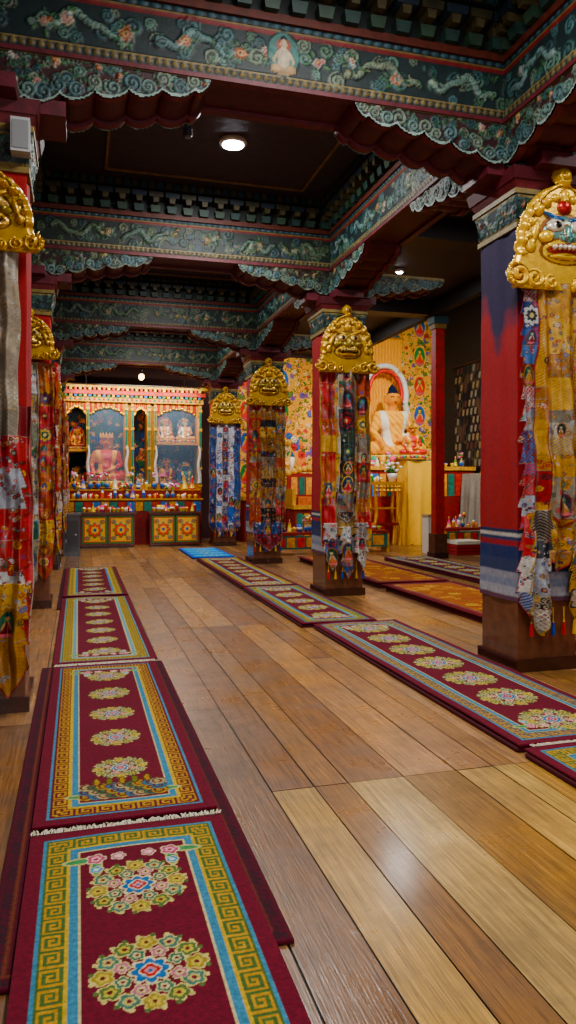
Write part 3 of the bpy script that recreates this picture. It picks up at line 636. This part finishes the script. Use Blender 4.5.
for a,c in bay:
    if c-a<.2: b.box(a+.07,c,AY,AY+.05,1.4,3.6,'#b88a28'); continue
    m=14
    for i in range(m):
        t=(i+.5)/m; xx=a+.07+t*(c-a-.07); dz=.06+.2*abs(2*t-1)**2+.03*abs(math.sin(t*pi*5)); b.box(xx-(c-a)/m*.5,xx+(c-a)/m*.5,AY-.03,AY+.02,3.55-dz,3.6,'#d8a834' if i%2 else '#c84030')
        b.sph((xx,AY-.04,3.55-dz),.03,'#e8c050',8,6)
    b.box(a+.07,c,AY-.03,AY+.02,1.4,1.52,'#c8962c')
part(b.mesh('gilt_arches',M_gilt),'gilt_arches',r)
cv=Cv(AX1-AX0,2.2,50,'#0a2c4a'); floral(cv,0,0,cv.w,2.2,.3,9,{'cloud':['#1a5070','#2048a0','#a85814','#1a6040'],'line':'#181028','leaf':['#2a7038'],'fl':[('#c0a050','#a83020','#d0b878','#305c90')]})
part(grid('niche_back',np.stack([cv.X+AX0,cv.X*0+AY+.88-cv.z,cv.Y+1.4],-1),cv.c,M_mural),'niche_back',r)
b=MB(); b.box(1.95,3.04,AY-.012,AY-.006,1.52,3.5,'#ffffff'); b.box(.27,1.15,AY-.012,AY-.006,1.52,3.5,'#ffffff'); part(b.mesh('panes',M_glass),'glass_panes',r)
au1=aureole(.8,1.25,3,'#a83020'); au2=aureole(.7,1.2,4,'#2f6a8a')
put_statue('shrine_statue',SO,.7,AY+.42,1.4,1.35,None); put_statue('shrine_statue',SR,2.25,AY+.42,1.4,.72,au2); put_statue('shrine_statue',SB,2.76,AY+.42,1.4,.62,au2)
put_statue('shrine_statue',SG,-.03,AY+.45,1.4,.5,au2); put_statue('shrine_statue',SW,1.58,AY+.5,1.4,.35,au2); put_statue('shrine_statue',SG,2.2,AY+.45,2.6,.6,au1); put_statue('shrine_statue',SW,2.75,AY+.45,2.6,.6,au2); put_statue('shrine_statue',SR,-.03,AY+.45,2.4,.5,au1)
b=MB(); b.box(1.95,3.04,AY+.1,AY+.88,2.55,2.6,'#c8962c'); b.box(-.28,.2,AY+.1,AY+.88,2.35,2.4,'#c8962c'); part(b.mesh('sh',M_paint),'shelf',r)
b=MB()
for xx in (.2,1.15,1.88,3.0):
    pts=[]; 
    for k in range(14): t=k/13; pts.append((xx+.04+.02*math.sin(t*9),AY-.1-.02*math.sin(t*5),2.5-.95*t))
    b.tube(pts,[.02+.03*(k/13) for k in range(14)],'#e4e4e0',8)
part(b.mesh('scarves',M_satin,True),'white_offering_scarves',r)
r=root('offering_shelf'); b=MB(); b.box(-.3,3.05,18.85,AY-.1,0,1.12,'#7a1e1c'); b.box(-.33,3.08,18.82,AY-.1,1.12,1.16,'#c8962c'); b.box(-.3,3.05,19.03,AY-.1,1.16,1.36,'#8c2a1c'); b.box(-.3,3.05,19.02,AY-.1,1.36,1.39,'#c8962c')
for i in range(16): b.box(-.28+i*.208,-.1+i*.208,18.84,18.85,.85,1.08,['#c8962c','#2f7a6a','#b03a22','#3870b0'][i%4])
part(b.mesh('body',M_paint),'body',r)
def clutter(name,x0,x1,y0,y1,z,n,seed,tall=.3,kinds='bbvtcfp'):
    g=random.Random(seed); b=MB()
    for i in range(n):
        x=x0+(x1-x0)*(i+.5)/n+g.uniform(-.02,.02); y=g.uniform(y0,y1); k=g.choice(kinds); 
        c=g.choice(['#e0a010','#c82818','#2860c0','#e8e4d8','#2a9a4a','#e06a20','#d8508a','#e8d040'])
        if k=='b': b.lathe([(.03,0),(.02,.015),(.045,.05),(.05,.07),(.04,.07),(.02,.04)],(x,y,z),'#d8b050',14,1.2); b.sph((x,y,z+.075),(.045,.045,.035),c,10,6)
        elif k=='v':
            b.lathe([(.03,0),(.05,.05),(.06,.1),(.03,.16),(.025,.2),(.04,.22)],(x,y,z),['#2a50a0','#2a50a0','#3a70c0','#e0c050','#2a50a0','#e0c050'],14,tall/.35)
            for q in range(8):
                a=g.uniform(0,6.28); rr=g.uniform(.02,.08); b.sph((x+rr*math.cos(a),y+rr*math.sin(a)*.5,z+tall*.7+g.uniform(.02,.12)),.035,g.choice(['#e04050','#f0d040','#f0f0f0','#e07ab0','#2a8a3a']),8,5); b.tube([(x,y,z+tall*.5),(x+rr*math.cos(a),y+rr*math.sin(a)*.5,z+tall*.75)],.005,'#2a7a3a',5)
        elif k=='t': b.lathe([(.06,0),(.06,.02),(.045,.03),(.03,.12),(.012,.2),(.002,.24)],(x,y,z),[c,c,'#e8c060',c,'#c83828','#f0e090'],12,tall/.28)
        elif k=='c': b.box(x-.05,x+.05,y-.04,y+.04,z,z+.16,c); b.box(x-.052,x+.052,y-.042,y+.042,z+.05,z+.1,'#e8e4d8')
        elif k=='f': b.lathe([(.035,0),(.035,.12),(.03,.14),(.012,.16),(.012,.19)],(x,y,z),[c,c,'#f0f0f0','#3870b0','#3870b0'],12,1.2)
        else:
            for j in range(3): b.box(x-.06+j*.04,x-.025+j*.04,y-.03,y+.03,z,z+.1+.02*j,g.choice(['#e0b030','#c83828','#e8e0d0']))
    return part(b.mesh(name,M_cer,True),name)
clutter('altar_bowl_offerings',-.2,2.95,18.88,18.98,1.16,22,5,.36); clutter('altar_flower_offerings',-.2,2.95,19.08,19.12,1.39,16,15,.42,'vtcfbv')
def altar_table(name,x0,x1,y,d,h,seed,doors=2):
    r=root(name,((x0+x1)/2,y,0)); w=x1-x0; b=MB(); b.box(-w/2,w/2,0,d,.04,h-.05,'#6a2018'); b.box(-w/2-.04,w/2+.04,-.04,d+.02,h-.05,h,'#5a3a2a'); b.box(-w/2+.02,w/2-.02,.03,d-.02,0,.05,'#2a120c')
    part(b.mesh('body',M_wood),'body',r)
    dw=(w-.06)/doors
    cv=Cv(dw-.04,h-.2,90,'#f8bc10'); W,Hh=cv.w,cv.h
    D=np.minimum(np.minimum(cv.X,W-cv.X),np.minimum(cv.Y,Hh-cv.Y)); cv.c[D<.03]=H('#2a8a4a'); cv.c[(D>.03)&(D<.045)]=H('#c02a18')
    cv.flower(W/2,Hh/2,min(W,Hh)*.34,['#2a8a5a','#e85018','#f0c840','#2a5a9a'],8,.02)
    for sx in(.2,.8):
        for sy in(.2,.8): cv.curl(W*sx,Hh*sy,.06,'#1f7a6a','#e88a18',1.6,.01)
    me=grid('door',np.stack([cv.X-W/2,-cv.z,cv.Y],-1),cv.c,M_mural)
    for i in range(doors): part(me,'door_%d'%(i+1),r,(-w/2+.03+dw*(i+.5),-.008,.1)); 
    return r
altar_table('painted_altar_table',.05,1.32,18.2,.5,.85,1); altar_table('painted_altar_table',1.68,2.9,18.2,.5,.85,2)
clutter('butter_lamp_offerings',.1,1.28,18.3,18.6,.85,12,8,.26); clutter('butter_lamp_offerings',1.75,2.85,18.3,18.6,.85,12,9,.26)
b=MB(); b.box(-.3,.04,16.2,16.8,.0,.86,'#5c5e62'); b.box(-.32,.06,16.17,16.83,.86,.9,'#6e7072'); b.box(-.26,0,16.19,16.2,.1,.75,'#4a4c50'); b.sph((-.05,16.18,.45),.02,'#c0c0c0'); part(b.mesh('metal_donation_cabinet',M_cer),'metal_donation_cabinet')
# =================================================================== SIDE SHRINES
MW=6.4; cv=Cv(MW,5.6,55,'#f0b000'); g=random.Random(12)
floral(cv,0,0,MW,5.6,.3,17,{'cloud':['#f0b400','#f4c000','#c83010','#1f8a44','#e8c870','#2a60b8','#f0b800','#f4c408'],'line':'#a85004','leaf':['#1f8a30','#6a9a1a'],'fl':[('#f0d890','#d82818','#f4e0a0','#2050b0'),('#f0e0b0','#f0a810','#e8e0c0','#1f7a3a')]},1)
for i in range(6): 
    for j in range(6):
        x=.5+i*1.08; y=.6+j*.9; cv.deity(x,y,.34,'#f4bc08',['#108a4a','#2060b0','#d02810'][(i+j)%3],'#e84808','#e8b850')
r=root('painted_shrine_mural'); o=part(grid('mural',np.stack([cv.X+4.1,20.57-cv.z,cv.Y+1.2],-1),cv.c,M_mural,((cv.X<2.75)&(cv.Y<4.0))|(cv.X>3.0)),'mural',r)
r=root('shrine_plinth'); b=MB(); b.box(4.2,6.7,19.0,20.5,0,1.1,'#7a1e1c'); b.box(4.15,6.72,18.92,20.5,1.1,1.2,'#c8962c')
for i in range(11): b.box(4.25+i*.223,4.43+i*.223,18.985,19.0,.25,.95,['#c8962c','#2f7a6a','#b03a22','#3870b0'][i%4])
part(b.mesh('body',M_paint),'body',r)
r=root('tall_shrine_plinth'); b=MB(); b.box(6.75,10.5,18.2,20.5,0,1.9,'#8a2218'); b.box(6.73,10.52,18.15,20.5,1.9,2.0,'#d8a020')
for i in range(16): b.box(6.8+i*.223,6.98+i*.223,18.185,18.2,1.2,1.8,['#d89a20','#2f7a6a','#c03a22','#3870b0'][i%4])
part(b.mesh('body',M_paint),'body',r)
put_statue('golden_buddha_statue',SY,8.6,19.4,2.0,2.15,None,False); put_statue('seated_bodhisattva_statue',SW,5.5,19.8,1.2,1.45,aureole(1.1,1.3,6,'#e88a10'))
n=160; P=np.zeros((2,n,3)); C=np.zeros((2,n,3)); C[:]=H('#f8bc00')
for j in range(n):
    x=7.95+1.4*j/(n-1); yy=20.46+.035*math.sin(j*.55)
    P[0,j]=(x,yy,2.02); P[1,j]=(x,yy,5.9)
r=root('yellow_silk_curtain'); part(grid('silk',P,C,M_silk),'silk',r); b=MB(); b.tube([(7.9,20.46,5.9),(9.4,20.46,5.9)],.03,'#c8962c',8); part(b.mesh('rod',M_gilt),'rod',r)
hx=8.68
b=MB(); pts=[(hx+.66*math.cos(a),20.12,4.15+.85*math.sin(a)) for a in np.linspace(-.3,pi+.3,40)]; b.tube(pts,.085,'#f4f2ea',8); pts=[(hx+.52*math.cos(a),20.12,4.15+.7*math.sin(a)) for a in np.linspace(-.3,pi+.3,40)]; b.tube(pts,.05,'#e03818',8)
for sx in(-1,1): b.tube([(hx+sx*.62,20.12,3.9),(hx+sx*.82,20.2,3.4),(hx+sx*.88,20.3,2.8),(hx+sx*.82,20.35,2.04)],.09,'#f4f2ea',8)
part(b.mesh('statue_halo',M_satin,True),'statue_halo')
clutter('plinth_offerings',4.4,6.6,18.98,19.05,1.2,18,14,.4); clutter('tall_plinth_offerings',7.0,10.2,18.2,18.3,2.0,22,17,.35,'vtcfbv')
def draped(name,w,d,h,col,seed,top=None,mat=M_satin):
    n=200; m=24; per=2*(w+d); P=np.zeros((m,n+1,3)); C=np.zeros((m,n+1,3)); C[:]=H(col)
    for j in range(n+1):
        s=(j/n*per)%per
        if s<w: p=(s-w/2,-d/2); nn=(0,-1)
        elif s<w+d: p=(w/2,s-w-d/2); nn=(1,0)
        elif s<2*w+d: p=(w/2-(s-w-d),d/2); nn=(0,1)
        else: p=(-w/2,d/2-(s-2*w-d)); nn=(-1,0)
        for i in range(m):
            t=1-i/(m-1); a=.05*t*(math.sin(s*14+seed)+.6*math.sin(s*23+2*t))+.06*t
            P[i,j]=(p[0]+nn[0]*a,p[1]+nn[1]*a,h*i/(m-1))
    me=grid(name,P,C,mat); r=root(name); part(me,'drape',r); b=MB(); b.box(-w/2,w/2,-d/2,d/2,.02,h+.004,top or col); part(b.mesh('t',mat),'top',r); return r
r=draped('yellow_draped_throne',1.0,.6,2.1,'#fcc400',3,None,M_silk); r.location=(8.44,17.3,0)
put_statue('guru_statue',SO,8.2,17.3,2.13,.85,None); put_statue('small_golden_statue',SG,8.8,17.32,2.13,.34,None)
r=root('gilt_carved_table',(7.35,17.1,0)); b=MB(); b.box(-.38,.38,-.25,.25,1.5,1.58,'#d8a020')
for sx in(-1,1):
    for sy in(-1,1): b.tube([(sx*.33,sy*.2,0),(sx*.36,sy*.22,.4),(sx*.28,sy*.17,.8),(sx*.34,sy*.21,1.5)],[.05,.035,.045,.04],'#d8a020',8)
for i in range(7): b.lathe([(.01,0),(.05,.04),(.02,.09),(.05,.14),(.01,.18)],(-.3+i*.1,-.23,1.32),'#e0b040',8)
b.box(-.34,.34,-.2,.2,.5,.56,'#8a2a1c'); b.box(-.34,.34,-.1,.2,.9,.94,'#d8a020')
part(b.mesh('t',M_gilt,False),'table',r)
def plant(name,x,y,z,s=1,cols=('#f0f0ea','#f4e0e0')):
    g=random.Random(int(x*10)); b=MB(); b.lathe([(.06,0),(.09,.1),(.1,.16),(.085,.16),(.08,.14)],(x,y,z),'#e4e0d8',18,s)
    for i in range(26):
        a=g.uniform(0,6.28); rr=g.uniform(.03,.17)*s; zz=z+g.uniform(.2,.38)*s; b.tube([(x,y,z+.13*s),(x+rr*.5*math.cos(a),y+rr*.5*math.sin(a),z+.24*s),(x+rr*math.cos(a),y+rr*math.sin(a),zz)],.006*s,'#2f7a34',5)
        b.sph((x+rr*math.cos(a),y+rr*math.sin(a),zz),(.035*s,.035*s,.025*s),g.choice(list(cols)+['#3a8a3a']),8,5)
    return part(b.mesh(name,M_cer,True),name)
plant('potted_flowers',7.52,17.0,1.581,1.3); 
clutter('gilt_table_offerings',7.02,7.28,17.0,17.25,1.581,4,21,.3)
b=MB(); b.box(7.36,7.7,14.7,15.0,0,.82,'#d8d4cc'); b.box(7.34,7.72,14.68,15.02,.82,.86,'#b8a080'); b.box(7.41,7.65,14.685,14.7,.12,.7,'#c4beb4'); part(b.mesh('white_offering_box',M_cer),'white_offering_box')
g=random.Random(2); b=MB()
for i in range(4):
    z=i*.075; a=.36-.01*i; b.box(8.1-a,8.1+a,14.5-a,14.5+a,z+.004,z+.07,g.choice(['#8c1a28','#c86a20','#d8d0c0','#7a1020','#c8962c']),-.01)
o=part(b.mesh('stacked_seat_cushions',M_cloth),'stacked_seat_cushions')
for (x,y,l) in ((5.9,15.6,1.7),(4.4,15.4,1.3),(8.9,15.9,1.2)):
    r=root('low_prayer_table',(x,y,0)); b=MB(); b.box(-l/2,l/2,-.2,.2,.42,.48,'#8a2a1c')
    for s in(-1,1): b.box(s*l/2-.05 if s>0 else -l/2,s*l/2 if s>0 else -l/2+.05,-.18,.18,0,.42,'#c8962c')
    b.box(-l/2+.05,l/2-.05,-.19,-.17,.12,.4,'#1f6a5a')
    for i in range(5): b.box(-l/2+.1+i*(l-.2)/5,-l/2+.06+(i+1)*(l-.2)/5,-.2,-.188,.16,.37,['#d89a20','#c03018'][i%2])
    part(b.mesh('t',M_paint),'table',r)
    clutter('prayer_table_offerings',x-l/2+.1,x+l/2-.1,y-.1,y+.1,.48,9,int(x*3),.32,'vtcfbv')
r=root('carved_abbot_throne',(5.75,17.9,0)); b=MB(); b.box(-.6,.6,-.4,.4,0,.9,'#8a2a1c'); b.box(-.65,.65,-.45,.45,.9,1.0,'#c8962c'); b.box(-.6,.6,.3,.4,1.0,1.8,'#8a1c18'); b.box(-.66,-.56,-.35,.4,1.0,1.4,'#c8962c'); b.box(.56,.66,-.35,.4,1.0,1.4,'#c8962c'); b.box(-.5,.5,-.35,.3,1.0,1.2,'#c8701c')
for i in range(6): b.box(-.56+i*.19,-.41+i*.19,-.41,-.4,.2,.8,['#2f7a6a','#c8962c'][i%2])
for i in range(5): b.box(-.5+i*.2,-.34+i*.2,.29,.3,1.25,1.7,['#d89a20','#1f6a5a'][i%2])
for i in range(9): b.sph((-.56+i*.14,.35,1.8+.12*math.sin(i*pi/8)),.09,'#d8a834',10,6)
part(b.mesh('t',M_paint),'throne',r)
b=MB(); g=random.Random(4); ex=X1-.015
for j in range(12):
    for i in range(22):
        y=14.6+i*.22+(.11 if j%2 else 0); z=4.9-j*.24; c=g.choice(['#2a2826','#383430','#4a4034','#202228','#3c3832','#54493a','#2c181c'])
        xo=ex-.004*(j%3)-.006
        v=[(xo-.01*j*.1,y-.1,z),(xo-.01*j*.1,y+.1,z)]+[(xo-.02,y+.1*math.cos(a),z-.22-.1*math.sin(a)) for a in np.linspace(0,pi,8)]
        b.add(v,[tuple([0,1]+list(range(2,10)))],c)
        v=[(q[0]-.006,y+(q[1]-y)*.55,(z-.13)+(q[2]-z+.13)*.6) for q in v]; b.add(v,[tuple([0,1]+list(range(2,10)))],g.choice(['#8c7e60','#1a1a20','#5c3c32','#848074']))
b.tube([(ex-.015,14.4,4.92),(ex-.015,19.5,4.92)],.03,'#4a3424',8)
part(b.mesh('hanging_tab_textile',M_cloth),'hanging_tab_textile')
r=draped('white_draped_altar',1.5,.5,1.8,'#a8a49c',5); r.location=(10.24,17.2,0); r.rotation_euler=(0,0,pi/2)
clutter('side_altar_offerings',10.1,10.35,16.7,17.7,1.81,6,31,.3)
# =================================================================== SMALL THINGS
def ceil_light(x,y,z,power,col=(1,.97,.92),size=.5,r=.11,lens=None):
    q=root('ceiling_light',(x,y,z)); b=MB(); b.lathe([(r+.03,0),(r+.03,-.03),(r,-.045),(r,-.03),(.01,-.03)],(0,0,0),'#d8d8d8',24); part(b.mesh('rim',M_cer),'rim',q)
    b=MB(); b.lathe([(r-.005,-.036),(r-.005,-.05),(r*.6,-.06),(.01,-.064)],(0,0,0),'#ffffff',24); part(b.mesh('lens',lens or M_lamp),'lens',q)
    if power:
        l=bpy.data.lights.new('lamp','AREA'); l.shape='DISK'; l.size=size; l.energy=power; l.color=col; o=bpy.data.objects.new('lamp',l); link(o,q,(0,0,-.08))
    return q
ceil_light(1.62,7.9,5.24,175,(1,.98,.95),r=.12); ceil_light(1.6,12.0,5.24,80); ceil_light(1.6,16.0,5.24,140); ceil_light(1.6,3.4,5.24,170,(1,.98,.95),1.0); ceil_light(1.6,-.8,5.24,135,(1,.98,.96),1.2)
ceil_light(4.3,8.7,5.26,0,lens=M_lampdim); ceil_light(5.4,7.2,5.26,70,r=.06); ceil_light(5.4,11.9,5.26,70,r=.06); ceil_light(5.5,16.0,5.26,100); ceil_light(5.4,3.0,5.26,70); ceil_light(8.8,15.6,6.98,60,(1,.97,.84)); ceil_light(8.5,11,6.98,8)
ceil_light(-2.5,5,5.26,30); ceil_light(-2.5,12,5.26,40)
q=root('shrine_fill_light',(8.2,13.0,6.9)); b=MB(); b.tube([(0,0,.1),(0,0,0)],.02,'#222222'); d=Vector((8.5,18.6,3.0))-Vector((8.2,13.0,6.8)); d.normalize()  # added fill lamp in an invented housing, brightens the yellow throne and shrine
b.tube([Vector((0,0,-.1))-d*.12,Vector((0,0,-.1))+d*.1],[.09,.11],'#222222',14); part(b.mesh('h',M_cer),'housing',q)
l=bpy.data.lights.new('lamp','AREA'); l.shape='DISK'; l.size=.25; l.energy=120; l.color=(1,.96,.8); l.spread=math.radians(80); o=bpy.data.objects.new('lamp',l); link(o,q,tuple(Vector((0,0,-.1))+d*.12)); o.rotation_euler=d.to_track_quat('-Z','Y').to_euler()
for (x,y,z,w,e) in ((1.38,18.7,3.95,3.2,80),(1.38,19.42,3.54,3.2,32)):
    q=root('altar_fill_strip',(x,y,z)); b=MB(); b.box(-w/2,w/2,-.02,.02,0,.03,'#d8d8d8')  # added fill lamps that brighten the altar front and niche interiors
    if z>3.6: 
        for s in (-1.2,1.2): b.tube([(s,0,.02),(s,0,.47)],.01,'#888888')
    part(b.mesh('housing',M_cer),'housing',q)
    l=bpy.data.lights.new('lamp','AREA'); l.shape='RECTANGLE'; l.size=w; l.size_y=.06; l.energy=e; l.color=(1,.9,.66); o=bpy.data.objects.new('lamp',l); link(o,q,(0,0,-.02)); o.rotation_euler=(-.1 if z<3.6 else .5,0,0)
q=root('aisle_strip_light',(5.4,18.75,5.24)); b=MB(); b.box(-1.2,1.2,-.03,.03,-.01,.03,'#d8d8d8')
part(b.mesh('housing',M_cer),'housing',q); l=bpy.data.lights.new('lamp','AREA'); l.shape='RECTANGLE'; l.size=2.4; l.size_y=.06; l.energy=60; l.color=(1,.94,.76); o=bpy.data.objects.new('lamp',l); link(o,q,(0,0,-.03)); o.rotation_euler=(.4,0,0)
b=MB(); b.tube([(1.5,18.5,4.42),(1.5,18.5,4.25)],.012,'#222222'); b.sph((1.5,18.5,4.25),.03,'#222222'); part(b.mesh('c',M_cer),'bulb_cord'); b=MB(); b.sph((1.5,18.5,4.16),(.07,.07,.08),'#ffffff',16,10); part(b.mesh('shrine_bulb',M_bulb,True),'shrine_bulb')
q=root('security_camera',(.82,5.75,4.3)); b=MB(); b.tube([(0,0,.13),(0,0,0)],.012,'#1a1a1a'); b.lathe([(.02,0),(.035,-.03),(.035,-.09),(.02,-.1)],(0,0,0),'#24242a',14); part(b.mesh('c',M_cer),'body',q)
q=root('wall_speaker',(-.36,5.14,3.66)); b=MB(); b.box(-.06,.06,-.07,.05,0,.22,'#b4b6b8'); b.box(-.05,.05,-.076,-.07,.02,.2,'#8c8e90'); part(b.mesh('s',M_cer),'body',q)
for i,x in enumerate((-.6,3.8)):
    q=root('window_%d'%(i+1),(x,Y0+.02,2.6)); b=MB()
    for a in (-.9,-.02,.86): b.box(a,a+.05,-.02,.04,-1.1,1.1,'#7a1e1c')
    for a in (-1.1,0,1.05): b.box(-.9,.91,-.02,.04,a,a+.05,'#7a1e1c')
    part(b.mesh('w',M_paint),'frame',q)
    l=bpy.data.lights.new('daylight','AREA'); l.shape='RECTANGLE'; l.size=1.8; l.size_y=2.1; l.energy=100; l.color=(.99,.98,.98); o=bpy.data.objects.new('daylight',l); link(o,q,(0,.06,0)); o.rotation_euler=(pi/2,0,0)
w=bpy.data.worlds.new('W'); bpy.context.scene.world=w; w.use_nodes=True; w.node_tree.nodes['Background'].inputs[0].default_value=(.5,.55,.6,1); w.node_tree.nodes['Background'].inputs[1].default_value=.3
c=bpy.data.cameras.new('cam'); c.sensor_width=36; c.lens=26.0; c.clip_end=100; c.shift_y=-27/1024; o=bpy.data.objects.new('camera',c); link(o,None,(0,0,1.5)); o.rotation_euler=(math.radians(90),0,math.radians(-15.84))
bpy.context.scene.camera=o
